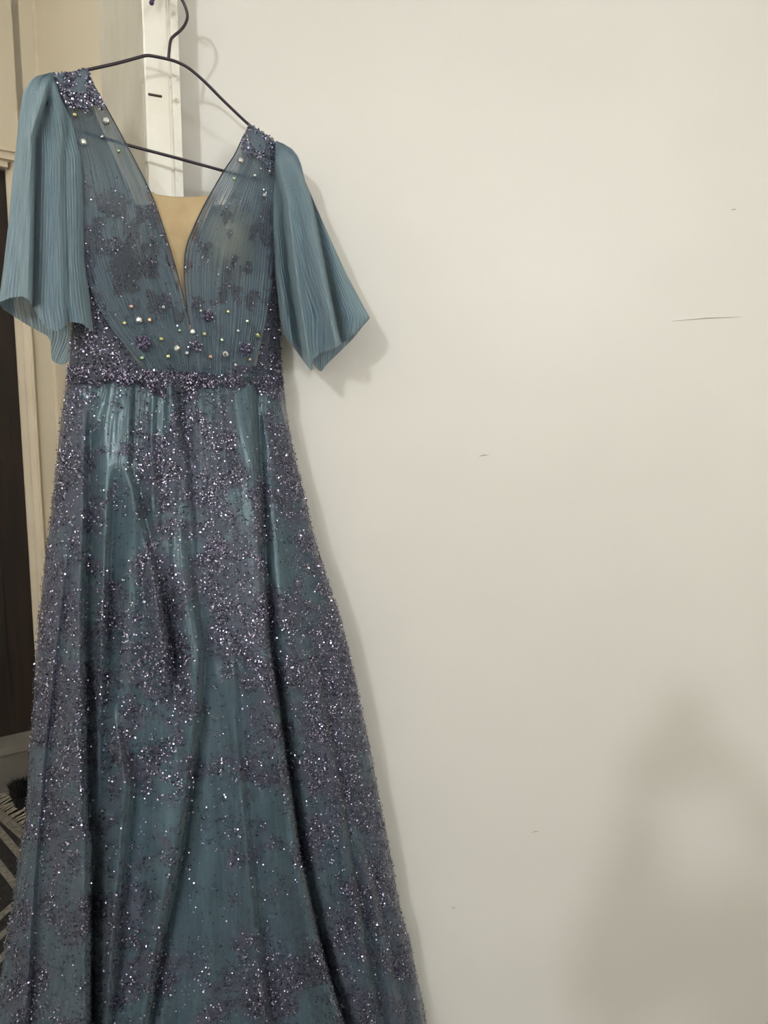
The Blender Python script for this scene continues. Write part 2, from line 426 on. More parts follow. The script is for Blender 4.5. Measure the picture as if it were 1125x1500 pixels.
class Flakes:
    """Sequins and beads: small tilted hexagons gathered into one mesh."""
    def __init__(self): self.V = []; self.m = []; self.n = 0
    def scatter(self, P, dens, count, size=(.0010, .0019), tilt=.42, lift=.0018, mix=(.45, .32, .17, .06), warp=None):
        nv, nu = P.shape[:2]
        N = grid_normals(P)
        d = np.clip(dens, 0, None)
        area = np.linalg.norm(np.cross(np.gradient(P, axis=1), np.gradient(P, axis=0)), axis=2)
        p = (d * area).ravel(); p = p / p.sum()
        k = rng.choice(nv * nu, size=count, p=p)
        i = np.clip(k // nu + rng.random(count) - .5, 0, nv - 1.001); j = np.clip(k % nu + rng.random(count) - .5, 0, nu - 1.001)
        i0 = i.astype(int); j0 = j.astype(int); fi = (i - i0)[:, None]; fj = (j - j0)[:, None]
        def bil(A): return (A[i0, j0] * (1 - fi) + A[i0 + 1, j0] * fi) * (1 - fj) + (A[i0, j0 + 1] * (1 - fi) + A[i0 + 1, j0 + 1] * fi) * fj
        c = bil(P); n = bil(N)
        self.add(c + n / np.linalg.norm(n, axis=1)[:, None] * lift * rng.uniform(.7, 1.6, (count, 1)), n, size, tilt, mix)
    def add(self, c, n, size, tilt, mix):
        cnt = len(c)
        n = n + rng.normal(0, tilt, (cnt, 3)); n /= np.linalg.norm(n, axis=1)[:, None]
        a = np.cross(n, rng.normal(0, 1, (cnt, 3))); a /= np.linalg.norm(a, axis=1)[:, None]; b = np.cross(n, a)
        r = rng.uniform(size[0], size[1], cnt)
        V = np.empty((cnt, 5, 3))
        for q in range(5):
            an = 2 * math.pi * q / 5
            V[:, q] = c + (math.cos(an) * a + math.sin(an) * b) * r[:, None]
        self.V.append(V.reshape(-1, 3)); self.m.append(rng.choice(4, size=cnt, p=np.array(mix) / sum(mix))); self.n += cnt
    def build(self, name, parent):
        V = np.concatenate(self.V); m = np.concatenate(self.m)
        Fs = np.arange(self.n * 5).reshape(-1, 5)
        o = mesh_obj(name, V, Fs, FL, parent, smooth=False, mat_index=m)
        o['kind'] = 'stuff'; return o

# ---- skirt -----------------------------------------------------------------
xl = curve([(535, 100), (560, 98), (600, 92), (650, 85), (700, 80), (750, 75), (800, 68), (850, 62), (900, 58), (1000, 50), (1100, 44), (1200, 36), (1300, 22), (1400, 5), (1450, -2), (1500, -12), (1720, -60)])
xr = curve([(535, 412), (560, 415), (600, 419), (650, 428), (700, 440), (750, 452), (800, 465), (850, 481), (900, 497), (1000, 522), (1100, 543), (1200, 562), (1300, 580), (1350, 592), (1400, 605), (1450, 615), (1500, 624), (1720, 668)])
YL = curve([(535, 1.305), (800, 1.29), (1000, 1.275), (1500, 1.26), (1720, 1.26)])
YR = curve([(535, 1.485), (800, 1.475), (1000, 1.475), (1300, 1.50), (1500, 1.53), (1720, 1.54)])
BU = curve([(535, .045), (620, .06), (800, .08), (1000, .105), (1500, .15), (1720, .16)])
FOLD = [  # path (y, px), height (y, m), reach to the left px, reach to the right px, drop behind the edge
    ([(560, 134), (620, 128), (900, 122), (1200, 126), (1230, 131), (1500, 131), (1720, 128)], [(580, 0), (640, .005), (900, .012), (1100, .022), (1300, .032), (1720, .036)], 34, 13, 1.25),
    ([(680, 163), (760, 160), (900, 155), (1100, 148), (1300, 140)], [(680, 0), (780, .010), (950, .012), (1150, .006), (1300, 0)], 12, 12, .9),
    ([(560, 196), (690, 190), (780, 214), (860, 232), (960, 247), (1010, 252)], [(540, .004), (600, .008), (800, .008), (900, .016), (960, .018), (1020, 0)], 17, 11, .8),
    ([(700, 262), (950, 297), (1050, 290), (1150, 278), (1250, 262), (1350, 240), (1500, 215), (1720, 190)], [(760, 0), (950, .010), (1100, .016), (1350, .020), (1720, .022)], 30, 11, 1.0),
    ([(545, 374), (600, 374), (800, 384), (950, 394), (1000, 402), (1100, 416), (1180, 428), (1250, 438), (1330, 455), (1420, 478), (1500, 503), (1720, 560)], [(560, .005), (640, .010), (900, .019), (1200, .034), (1720, .040)], 34, 9, 1.25),
    ([(900, 452), (1000, 470), (1100, 487), (1300, 520), (1500, 556), (1720, 590)], [(880, 0), (1000, .006), (1250, .014), (1720, .018)], 24, 12, .8),
    ([(1150, 500), (1300, 548), (1500, 592), (1720, 630)], [(1120, 0), (1300, .010), (1720, .014)], 18, 9, .8),
    ([(720, 112), (900, 90), (1100, 68), (1300, 52), (1500, 40), (1720, 30)], [(700, 0), (900, .007), (1200, .010), (1720, .012)], 14, 10, .8),
    ([(1040, 170), (1150, 190), (1300, 176), (1500, 160), (1720, 150)], [(1020, 0), (1150, .012), (1500, .016), (1720, .016)], 16, 13, .9),
    ([(560, 255), (620, 262), (680, 275), (760, 284), (860, 290)], [(545, .010), (600, .010), (700, .006), (860, 0)], 14, 12, .8),
    ([(950, 345), (1100, 352), (1300, 372), (1500, 395), (1720, 410)], [(900, 0), (1050, .006), (1300, .012), (1720, .016)], 26, 16, .8),
]
def fold_field(px, py, soft=1.8):
    d = np.zeros_like(px)
    for path, amp, wl, wr_, drop in FOLD:
        p = curve(path)(py); A = curve(amp)(py)
        A = np.where((py < path[0][0]), A * np.clip(1 - (path[0][0] - py) / 30, 0, 1), A)
        A = np.where((py > path[-1][0]), A * np.clip(1 - (py - path[-1][0]) / 30, 0, 1), A)
        x = px - p
        left = np.exp(-np.clip(-x, 0, None) ** 2 / (2 * (wl * .75) ** 2))
        right = -1.25 * drop * np.exp(-(np.clip(x, 0, None) / (1.25 * wr_)) ** 2)
        k = 1 / (1 + np.exp(-np.clip(x / soft, -30, 30)))
        d += 1.6 * A * (left * (1 - k) + right * k)
    return d
NYS, NXS = 330, 300
ys = np.linspace(536, 1712, NYS)
sv = .5 - .5 * np.cos(np.linspace(.0, math.pi, NXS)); sv = .55 * sv + .45 * np.linspace(0, 1, NXS)
def skirt_front(grow_px, fwd, fine, seed):
    S, Yy = np.meshgrid(sv, ys)
    ripple = 2.2 * (vnoise(Yy / 46, S * 0, seed) - .5) + 1.2 * (vnoise(Yy / 13, S * 0, seed + 1) - .5)
    Lx = xl(Yy) - grow_px + ripple; Rx = xr(Yy) + grow_px - ripple
    PX = Lx + (Rx - Lx) * S
    prof = np.sqrt(np.clip(1 - np.abs(2 * S - 1) ** 2.6, 0, 1))
    T = (Yy - 536) / 1176
    gather = (.0022 + .006 * T) * np.sin(2 * math.pi * (S * 7 + 2.2 * vnoise(S * 4, T * 1.6, 5))) * prof
    gather += (.0014 * np.exp(-T * 9) + .0012 * T) * np.sin(2 * math.pi * (S * 21 + 3.0 * vnoise(S * 6, T * 3.5, 9) + .3)) * prof
    gather += (.003 + .006 * T) * (vnoise(S * 16 + 1.5 * T, T * 5, 11) - .5) * prof
    gather += .010 * T * (vnoise(S * 9, T * 4, 14) - .5) * prof
    gather += fine * (vnoise(S * 90, T * 40, seed + 3) - .5)
    Y = YL(Yy) + (YR(Yy) - YL(Yy)) * S - BU(Yy) * prof - gather - fold_field(PX, Yy) * np.clip(prof * 1.6, 0, 1) - fwd
    return PX, Yy, S, T, at_depth(PX, Yy, Y)
def skirt_back(PXf, Yy, S):
    nb = 60; s = np.linspace(0, 1, nb + 2)[1:-1][::-1]
    Sb, Yb = np.meshgrid(s, ys)
    L = PXf[:, :1]; R = PXf[:, -1:]
    px = L + (R - L) * (.02 + .96 * Sb)
    prof = np.sqrt(np.clip(1 - np.abs(2 * Sb - 1) ** 2.4, 0, 1))
    Y = YL(Yb) + (YR(Yb) - YL(Yb)) * Sb + np.minimum(BU(Yb) * .45, .05) * prof + .004 * np.sin(Sb * 50)
    P = at_depth(px, Yb, Y)
    P[..., 1] = np.minimum(P[..., 1], wall_y(P[..., 0]) - .012)
    return P

def blobs(px, py, L):
    d = np.zeros(np.shape(px))
    for x, y, sx, sy, a in L: d += a * np.exp(-((px - x) / sx) ** 2 - ((py - y) / sy) ** 2)
    return d
PATCH = [(285, 640, 50, 70, .28), (320, 790, 48, 110, .22), (88, 720, 22, 60, .22), (430, 720, 30, 60, .18), (400, 560, 30, 18, .2), (265, 1010, 20, 40, .22), (345, 920, 40, 60, .25), (500, 1010, 40, 90, .22), (390, 1040, 30, 60, .15),
         (240, 850, 28, 40, .2), (85, 860, 30, 80, .1), (330, 1140, 30, 30, .12), (395, 1450, 45, 50, .2), (180, 950, 25, 60, .12), (470, 1100, 40, 60, .15), (225, 1380, 25, 70, .1), (480, 1400, 40, 60, .08), (155, 1300, 20, 100, .1), (80, 1150, 30, 120, .1),
         (150, 600, 28, 55, -.28), (240, 602, 26, 34, -.38), (310, 575, 22, 20, -.25), (374, 640, 16, 70, -.4), (430, 770, 16, 50, -.15), (190, 700, 18, 60, -.22), (205, 880, 22, 70, -.15), (290, 930, 14, 90, -.35),
         (300, 1330, 50, 110, -.15), (250, 1120, 24, 90, -.15), (410, 800, 14, 90, -.3), (275, 1200, 22, 90, -.15), (330, 1060, 22, 40, -.12)]
def lace_density(PX, PY, T):
    u = PX / (1 + .9 * T); v = PY
    u, v = u + 16 * (vnoise(PX / 23, PY / 23, 41) - .5) + 7 * (vnoise(PX / 8, PY / 8, 43) - .5), v + 34 * (vnoise(PX / 19, PY / 27, 42) - .5) + 8 * (vnoise(PX / 7, PY / 7, 44) - .5)
    big = vnoise((u * .85 + v * .30) / 25, (v * .85 - u * .53) / 58, 21); mid = vnoise((u * .8 - v * .6) / 16, (v * .8 + u * .6) / 17, 22); sm = vnoise(u / 5, v / 5, 23)
    bias = blobs(PX, PY, PATCH) - .05 * T + .07 * sstep(0, -10, PX - curve(FOLD[0][0])(PY)) + .05 * sstep(10, 30, PX - curve(FOLD[4][0])(PY))
    return sstep(.36, .86, .40 * big + .40 * mid + .20 * sm + bias * 1.1 + .10 + .05 * np.exp(-((PY - 800) / 220.) ** 2))

PXl, PYl, Sl, Tl, P_l = skirt_front(-5, -.004, .0008, 30)
Pl_all = np.concatenate([P_l, skirt_back(PXl, PYl, Sl)], 1)
grid_obj('skirt_lining', Pl_all, M_satin, gown, wrap=True, uv=metric_uv(Pl_all))
PXo, PYo, So, To, P_o = skirt_front(0, .003, .0016, 40)
back_o = skirt_back(PXo, PYo, So); back_o[..., 1] = np.minimum(back_o[..., 1] + .004, wall_y(back_o[..., 0]) - .008)
Po_all = np.concatenate([P_o, back_o], 1)
lace = lace_density(PXo, PYo, To)
f1 = curve(FOLD[0][0])(PYo); f5 = curve(FOLD[4][0])(PYo)
veil = -.30 * sstep(f1 + 2, f1 - 2, PXo) * sstep(640, 800, PYo) - .14 * sstep(f5, f5 + 30, PXo) * sstep(800, 1000, PYo) - .10 * sstep(.5, .75, vnoise(PXo / 60, PYo / 150, 77))
grid_obj('skirt_overlay', Po_all, M_overlay, gown, wrap=True, uv=metric_uv(Po_all), attr={'lace': np.concatenate([lace, np.zeros(back_o.shape[:2])], 1), 'sheer': np.concatenate([veil, np.zeros(back_o.shape[:2])], 1)})
fl = Flakes()
fine = vnoise(PXo / 5.5, PYo / 5.5, 51)
def flowers(P, PX, PY, dens, count, rad, per, mix, size):
    """Clusters of beads, each laid out as the petals of a small flower."""
    nv, nu = P.shape[:2]; N = grid_normals(P)
    area = np.linalg.norm(np.cross(np.gradient(P, axis=1), np.gradient(P, axis=0)), axis=2)
    p = np.clip(dens, 0, None) * area; p = (p / p.sum()).ravel()
    k = rng.choice(nv * nu, size=count, p=p)
    sx = np.gradient(PX, axis=1); sy = np.gradient(PY, axis=0)
    r = rng.uniform(rad[0], rad[1], count) ** 1.0; npet = rng.integers(4, 7, count); ph = rng.random(count) * 6.28
    kk = np.repeat(np.arange(count), per)
    q = rng.integers(0, 60, len(kk)) % npet[kk]
    an = ph[kk] + q * 2 * math.pi / npet[kk]; a2 = rng.random(len(kk)) * 6.28; r2 = np.sqrt(rng.random(len(kk))) * .42
    keep = rng.random(len(kk)) < np.clip((r[kk] / rad[1]) ** 1.6, .12, 1)
    dx = (np.cos(an) * .62 + np.cos(a2) * r2) * r[kk]; dy = (np.sin(an) * .62 + np.sin(a2) * r2) * r[kk]
    i = k[kk] // nu; j = k[kk] % nu
    ii = i + dy / np.maximum(sy[i, j], .5); jj = j + dx / np.maximum(sx[i, j], .25)
    ok = keep & (ii > 0) & (ii < nv - 1.01) & (jj > 0) & (jj < nu - 1.01); ii = ii[ok]; jj = jj[ok]
    i0 = ii.astype(int); j0 = jj.astype(int); fi = (ii - i0)[:, None]; fj = (jj - j0)[:, None]
    c = (P[i0, j0] * (1 - fi) + P[i0 + 1, j0] * fi) * (1 - fj) + (P[i0, j0 + 1] * (1 - fi) + P[i0 + 1, j0 + 1] * fi) * fj
    n = N[i0, j0]
    fl.add(c + n * .002 * rng.uniform(.6, 1.8, (len(c), 1)), n, size, .45, mix)
flowers(P_o, PXo, PYo, .05 + lace ** 1.2, 5000, (3.5, 15), 30, (.46, .26, .21, .07), (.0008, .0016))
fl.scatter(P_o, lace * (.25 + 1.5 * sstep(.35, .7, fine)) + .06, 13000, size=(.0008, .0016), mix=(.45, .30, .18, .07))
fl.scatter(P_o, .5 + lace, 7500, size=(.0008, .0015), mix=(.15, .22, .38, .25))
fl.scatter(P_o, 1.0 + 0 * lace, 5200, size=(.0011, .0019), mix=(.40, .48, .09, .03), lift=.001)
fl.scatter(P_o, (So < .02) * 1.0 + (So > .975) * 1.0, 900, size=(.0012, .0022))
fl.build('skirt_sequins', gown)

# ---- bodice ----------------------------------------------------------------
def polyt(pts, n):
    p = np.array(pts, float); d = np.r_[0, np.cumsum(np.linalg.norm(np.diff(p, axis=0), axis=1))]; t = np.linspace(0, d[-1], n)
    return np.stack([np.interp(t, d, p[:, 0]), np.interp(t, d, p[:, 1])], -1)
def smooth_poly(pts, n):
    c = catmull([(a, b, 0) for a, b in pts], 8)[:, :2]; return polyt(c, n)
CUPS = [(186, 352, 46, 62, .034), (338, 348, 42, 58, .034)]
def torso_front(px, py):
    L = np.interp(py, [290, 380, 460, 550], [112, 110, 104, 99]); Rr = np.interp(py, [290, 400, 480, 555], [404, 405, 410, 413])
    s = np.clip((px - L) / (Rr - L), 0, 1)
    b = np.interp(py, [100, 230, 330, 450, 550], [.004, .014, .032, .040, .045])
    d = b * np.sqrt(np.clip(1 - np.abs(2 * s - 1) ** 2.6, 0, 1))
    up = np.interp(py, [100, 250, 330], [.15, .7, 1.0])
    return d + up * blobs(px, py, CUPS)
def torso_Y(px, py, fwd=0.0): return hang_depth(px, py) * 1.0 - torso_front(px, py) - fwd
# lining: a closed tube from under the bust to the waist
ty = np.linspace(300, 552, 70); ts = np.linspace(0, 1, 90)
S2, Y2 = np.meshgrid(ts, ty)
L2 = np.interp(Y2, [290, 380, 440, 500, 550], [114, 112, 108, 102, 100]); R2 = np.interp(Y2, [290, 400, 480, 555], [402, 405, 410, 413])
PX2 = L2 + (R2 - L2) * S2
dip = 22 * np.exp(-((PX2 - 262) / 34) ** 2) * np.clip((340 - Y2) / 40, 0, 1)
P2 = at_depth(PX2, Y2 + dip, torso_Y(PX2, Y2))
Sb = ts[1:-1:2][::-1]; SB, YB2 = np.meshgrid(Sb, ty); LB = L2[:, :1]; RB = R2[:, :1]
PXB = LB + (RB - LB) * (.02 + .96 * SB)
PB = at_depth(PXB, YB2, hang_depth(PXB, YB2) + .018 * np.sqrt(1 - np.abs(2 * SB - 1) ** 2.4))
PB[..., 1] = np.minimum(PB[..., 1], wall_y(PB[..., 0]) - .012)
Pall2 = np.concatenate([P2, PB], 1)
grid_obj('bodice_lining', Pall2, M_lining, gown, wrap=True)
# nude illusion insert in the neckline
ni, nj = 60, 50
ins = []
ty3 = np.linspace(0, 1, ni)
for t in ty3:
    y = 284 + t * 205
    a = np.interp(y, [284, 360, 430, 489], [214, 242, 263, 277]); b = np.interp(y, [284, 360, 400, 489], [319, 283, 278, 281])
    row = np.linspace(a, b, nj)
    yy = y + (1 - t) * (5 * np.sin((row - 214) / 92 * math.pi) * .9 + (row - 262) * .045 + 2.0 * np.where(row < 225, -1.0, 0))
    ins.append(np.stack([row, yy], -1))
ins = np.array(ins)
Pn = at_depth(ins[..., 0], ins[..., 1], torso_Y(ins[..., 0], ins[..., 1], .004) - .0025 * np.sin(ins[..., 1] / 23 + ins[..., 0] / 40) - .002 * vnoise(ins[..., 0] / 16, ins[..., 1] / 30, 61))
grid_obj('neckline_insert', Pn, M_nude, gown, thick=.0008)

def drape(name, outer, inner, n_pl, seed, left):
    n, mcols = 170, 190
    o = smooth_poly(outer, n); i = smooth_poly(inner, n)
    r = np.linspace(0, 1, mcols)[None, :]; t = np.linspace(0, 1, n)[:, None]
    PX = o[:, None, 0] * (1 - r) + i[:, None, 0] * r; PY = o[:, None, 1] * (1 - r) + i[:, None, 1] * r
    Rr = r + 0 * t; Tt = t + 0 * r
    ph = n_pl * (Rr + .035 * (vnoise(Rr * 9, Tt * 3, seed) - .5) * 2) + 1.5 * (vnoise(Rr * 3, Tt * 5, seed + 1) - .5)
    pleat = np.abs(np.sin(math.pi * ph)) ** .8
    env = np.clip(.45 + .9 * np.abs(Tt - .45), 0, 1)
    w_ = .0046 * pleat * env + .004 * (vnoise(Rr * 8, Tt * 2.2, seed + 2) - .5) + .0035 * (vnoise(Rr * 4, Tt * 1.2, seed + 3) - .5)
    roll = .003 * np.exp(-((1 - Rr) / .04) ** 2)
    P = at_depth(PX, PY, torso_Y(PX, PY, .010) - w_ - roll)
    cupd = blobs(PX, PY, CUPS) / .034
    big = vnoise(PX / 16, PY / 26, seed + 5); mid = vnoise(PX / 7, PY / 9, seed + 6)
    cover = sstep(225, 330, PY) * (1 - .75 * sstep(440, 480, PY)) if left else sstep(240, 350, PY) * (1 - .5 * sstep(430, 470, PY))
    la = sstep(.42, .70, .58 * big + .42 * mid + (.10 if left else -.02)) * cover
    sheer = .16 * np.clip(cupd, 0, 1) if left else .40 * sstep(.12, .95, np.exp(-(((PX - 338) / 42) ** 2 + ((PY - 352) / 62) ** 2)))
    sheer = sheer + .25 * sstep(.955, 1.0, Rr) * sstep(300, 200, PY)
    grid_obj(name, P, M_drape, gown, uv=metric_uv(P), attr={'lace': la * .85, 'sheer': sheer}, thick=0)
    return PX, PY, P, la
outL = [(79, 107), (93, 165), (106, 225), (112, 300), (120, 380), (140, 440), (170, 490), (203, 528), (212, 542)]
inL = [(127, 103), (143, 135), (160, 165), (187, 215), (222, 285), (248, 360), (268, 430), (278, 478), (283, 500), (287, 546)]
outR = [(402, 209), (406, 260), (404, 330), (400, 400), (392, 455), (382, 500), (374, 528), (371, 550)]
inR = [(364, 182), (345, 225), (328, 251), (300, 300), (283, 336), (273, 364), (270, 395), (272, 430), (276, 462), (279, 478), (283, 505), (288, 549)]
dL = drape('bodice_drape', outL, inL, 34, 71, True)
dR = drape('bodice_drape', outR, inR, 30, 91, False)
for dd in (dL, dR):
    pts = dd[2][:, -1] + np.array([0, -.001, 0])
    tube('neckline_edging', pts[8:-30:3], .0011, M_edge, gown, 6)
# back of the bodice: two panels behind, from the shoulders to the waist
for nm, o_, i_ in (('back_panel', [(80, 108), (95, 170), (112, 240), (113, 330), (112, 420), (108, 545)], [(122, 104), (140, 165), (165, 225), (200, 300), (240, 420), (262, 548)]),
                   ('back_panel', [(400, 209), (402, 280), (404, 380), (408, 470), (410, 550)], [(368, 186), (354, 235), (336, 285), (300, 350), (270, 450), (262, 548)])):
    o = smooth_poly(o_, 60); i = smooth_poly(i_, 60); r = np.linspace(0, 1, 40)[None, :]
    PX = o[:, None, 0] * (1 - r) + i[:, None, 0] * r; PY = o[:, None, 1] * (1 - r) + i[:, None, 1] * r
    t = np.linspace(0, 1, 60)[:, None]
    P = at_depth(PX, PY, hang_depth(PX, PY) + .004 + .016 * np.sin(math.pi * np.clip(t * .9, 0, 1)) * np.sqrt(np.clip(r * 3, 0, 1)) + .002 * np.sin(r * 60))
    P[..., 1] = np.minimum(P[..., 1], wall_y(P[..., 0]) - .010)
    grid_obj(nm, P, M_sleeve_in, gown, uv=metric_uv(P))

fb = Flakes()
for dd, k in ((dL, 1500), (dR, 1050)):
    fb.scatter(dd[2], dd[3] * (.2 + 1.4 * sstep(.4, .7, vnoise(dd[0] / 4, dd[1] / 4, 55))) + .03 * (dd[1] > 250), k, size=(.0007, .0014), mix=(.42, .33, .17, .08), lift=.0012)
# dense side panels
for pts_o, pts_i, k in (([(111, 300), (112, 380), (106, 470), (101, 548)], [(120, 330), (142, 430), (172, 490), (214, 548)], 1500),
                        ([(404, 360), (406, 420), (410, 480), (413, 555)], [(400, 380), (393, 450), (383, 500), (372, 552)], 900)):
    o = smooth_poly(pts_o, 80); i = smooth_poly(pts_i, 80); r = np.linspace(0, 1, 40)[None, :]
    PX = o[:, None, 0] * (1 - r) + i[:, None, 0] * r; PY = o[:, None, 1] * (1 - r) + i[:, None, 1] * r
    P = at_depth(PX, PY, torso_Y(PX, PY, .003))
    dn = sstep(.3, .62, .6 * vnoise(PX / 15, PY / 18, 33) + .4 * vnoise(PX / 6, PY / 6, 34) + .12) + .05
    grid_obj('side_panel', P, M_band, gown, uv=metric_uv(P))
    fb.scatter(P, dn, k, size=(.0008, .0017))
# waistband: beaded scalloped band
nb_ = 260
bx = np.linspace(99, 414, nb_)
btop = 536 + 20 * (bx - 99) / 315 + 5 * (vnoise(bx / 17, bx * 0, 3) - .5) - 5 * np.exp(-((bx - 395) / 16) ** 2)
bbot = 553 + 15 * (bx - 99) / 315 + 7 * np.abs(np.sin(bx / 13.0)) + 10 * (vnoise(bx / 23, bx * 0, 8) - .5) + 22 * np.exp(-((bx - 395) / 18) ** 2) * 0 + 14 * np.exp(-((bx - 240) / 26) ** 2)
rr = np.linspace(0, 1, 22)[:, None]
BXX = bx[None, :] + 0 * rr; BYY = btop[None, :] * (1 - rr) + bbot[None, :] * rr
sB = np.clip((BXX - 99) / 315, 0, 1)
Yband = np.minimum(torso_Y(BXX, np.minimum(BYY, 550), .014), 9) - .003 * np.sin(rr * math.pi)
Yband = Yband - .004 * np.sin(sB * 70) * 0
Pb = at_depth(BXX, BYY, Yband)
band = grid_obj('waistband', Pb, M_band, gown, uv=metric_uv(Pb))
fb.scatter(Pb, .3 + sstep(.3, .6, vnoise(BXX / 8, BYY / 7, 44)), 3400, size=(.0008, .0016), mix=(.50, .36, .11, .03))
fb.build('bodice_sequins', gown)

# shoulder motifs
fs = Flakes()
def motif(outline, holes, k, seed, fwd=.020):
    c = np.mean(outline, 0); ol = catmull([(a, b, 0) for a, b in outline + outline[:1]], 6)[:-1, :2]
    m = len(ol); rings = 14
    ang = np.arange(m)
    lob = 1 + .035 * np.sin(ang * 2.1) + .05 * (vnoise(ang / 2.0, ang * 0, seed) - .5)
    PX = []; PY = []
    for q in np.linspace(0, 1, rings):
        PX.append(c[0] + (ol[:, 0] - c[0]) * q * lob); PY.append(c[1] + (ol[:, 1] - c[1]) * q * lob)
    PX = np.array(PX); PY = np.array(PY)
    P = at_depth(PX, PY, torso_Y(PX, PY, fwd) - .002 * np.cos(np.linspace(0, 1.5, rings))[:, None])
    grid_obj('shoulder_motif', P, M_shoulder, gown, wrap=True, uv=np.stack([PX, PY], -1) * .0012)
    dn = np.ones_like(PX)
    for x, y, sx, sy in holes: dn *= 1 - .97 * (((PX - x) / sx) ** 2 + ((PY - y) / sy) ** 2 < 1)
    Pc = np.concatenate([P, P[:, :1]], 1); dn = np.concatenate([dn, dn[:, :1]], 1)
    fs.scatter(Pc[1:], dn[1:], k, size=(.0008, .0016), mix=(.42, .33, .17, .08))
motif([(79, 107), (90, 106), (104, 108), (126, 101), (133, 112), (138, 126), (146, 140), (154, 155), (152, 163), (143, 156), (136, 154), (126, 165), (118, 157), (104, 158), (96, 150), (90, 138), (85, 122)],
      [(117, 119, 8, 6), (114, 130, 12, 6), (122, 110, 5, 8), (88, 112, 5, 8)], 780, 17)
motif([(364, 182), (377, 188), (391, 198), (402, 207), (403, 225), (402, 243), (396, 258), (391, 248), (384, 236), (374, 230), (362, 228), (353, 217), (357, 200)],
      [(375, 204, 10, 8), (380, 214, 9, 8), (368, 196, 4, 6)], 620, 19)
fs.build('shoulder_sequins', gown)

# ---- sleeves ---------------------------------------------------------------
def sleeve(name, top, Lc, Rc, front_hem, back_hem, n_pl, depth, bulge, folds, seed):
    """top, Lc, Rc: outline; front_hem/back_hem: (s, y) along the opening; depth(s, y): middle depth."""
    nf, nb, nt = 230, 90, 110
    sf = .5 - .5 * np.cos(np.linspace(0, math.pi, nf)); sf = .5 * sf + .5 * np.linspace(0, 1, nf)
    sb = np.linspace(0, 1, nb + 2)[1:-1][::-1]
    t = np.linspace(0, 1, nt)[:, None]
    def part(s, hem, front):
        s = s[None, :] + 0 * t
        fx = np.interp(s[0], [h[0] for h in hem], [h[1] for h in hem])
        ker = np.ones(9) / 9; fx2 = np.convolve(np.pad(fx, 4, mode='edge'), ker, 'valid')
        ytop = np.interp(s, [q[0] for q in top], [q[1] for q in top])
        yy = ytop + (fx2[None, :] - ytop) * t
        L = Lc(yy); R = Rc(yy)
        if not front: L = L + .03 * (R - L); R = R - .03 * (R - L)
        px = L + (R - L) * s
        prof = np.sqrt(np.clip(1 - np.abs(2 * s - 1) ** 2.3, 0, 1))
        b = bulge(yy) * prof
        ph = n_pl * (s + .02 * (vnoise(s * 8, t * 2 + 0 * s, seed) - .5)) + 1.2 * (vnoise(s * 4, t * 4 + 0 * s, seed + 1) - .5)
        pl = np.abs(np.sin(math.pi * ph)) ** .8 * (.0014 + .0030 * np.sqrt(t)) * np.clip(prof * 1.5, 0, 1)
        und = (.004 + .010 * t) * (vnoise(s * 7, t * 1.6 + 0 * s, seed + 2) - .5) * prof
        fo = np.zeros(s.shape)
        if front:
            for path, amp, wl, wr_, sign in folds:
                p = curve(path)(yy); A = curve(amp)(yy); x = (px - p) * sign
                k = 1 / (1 + np.exp(-np.clip(x / 1.6, -30, 30)))
                fo = fo + 2.0 * A * (np.exp(-np.clip(-x, 0, None) ** 2 / (2 * wl ** 2)) * (1 - k) - 1.3 * np.exp(-(np.clip(x, 0, None) / (.8 * wr_)) ** 2) * k) * np.clip(prof * 1.5, 0, 1)
            Y = depth(s, yy) - b - pl - und - fo
        else:
            Y = depth(s, yy) + .75 * b + pl - und
        P = at_depth(px, yy, Y)
        P[..., 1] = np.minimum(P[..., 1], wall_y(P[..., 0]) - .012)
        return P
    Pf = part(sf, front_hem, True); Pb_ = part(sb, back_hem, False)
    P = np.concatenate([Pf, Pb_], 1)
    grid_obj(name, P, M_sleeve, gown, wrap=True, uv=metric_uv(P))
    return Pf
LcL = curve([(106, 66), (110, 54), (117, 45), (128, 38), (140, 33), (170, 28), (200, 25), (260, 18), (330, 12), (390, 5), (430, 0), (445, -2), (460, 2), (480, 6), (545, 10)])
RcL = curve([(106, 80), (120, 84), (140, 92), (170, 105), (230, 120), (300, 123), (380, 125), (440, 132), (487, 137), (500, 133), (540, 108)])
pl_ = sleeve('sleeve', [(0, 112), (.5, 106), (1, 107)], LcL, RcL,
       [(0, 443), (.12, 436), (.25, 434), (.34, 440), (.37, 452), (.42, 470), (.5, 482), (.58, 486), (.66, 480), (.75, 471), (.88, 474), (1, 487)],
       [(0, 452), (.1, 463), (.25, 476), (.42, 488), (.52, 494), (.56, 508), (.60, 524), (.66, 530), (.8, 535), (.92, 530), (1, 488)],
       26, lambda s, y: 1.29 + .03 * s - .02 * sstep(150, 450, y), curve([(106, .012), (140, .034), (300, .045), (450, .062), (540, .060)]),
       [([(120, 72), (150, 66), (200, 50), (260, 49), (445, 46)], [(115, 0), (150, .020), (260, .024), (450, .028)], 10, 9, 1), ([(110, 80), (160, 96), (240, 90), (480, 96)], [(106, 0), (130, .004), (300, .005), (480, .006)], 12, 9, 1)], 101)
LcR = curve([(206, 402), (260, 401), (330, 398), (400, 403), (470, 411), (500, 418), (545, 440)])
RcR = curve([(206, 408), (212, 418), (218, 428), (228, 436), (240, 441), (265, 447), (300, 462), (350, 484), (400, 507), (440, 528), (465, 542), (500, 535), (560, 505)])
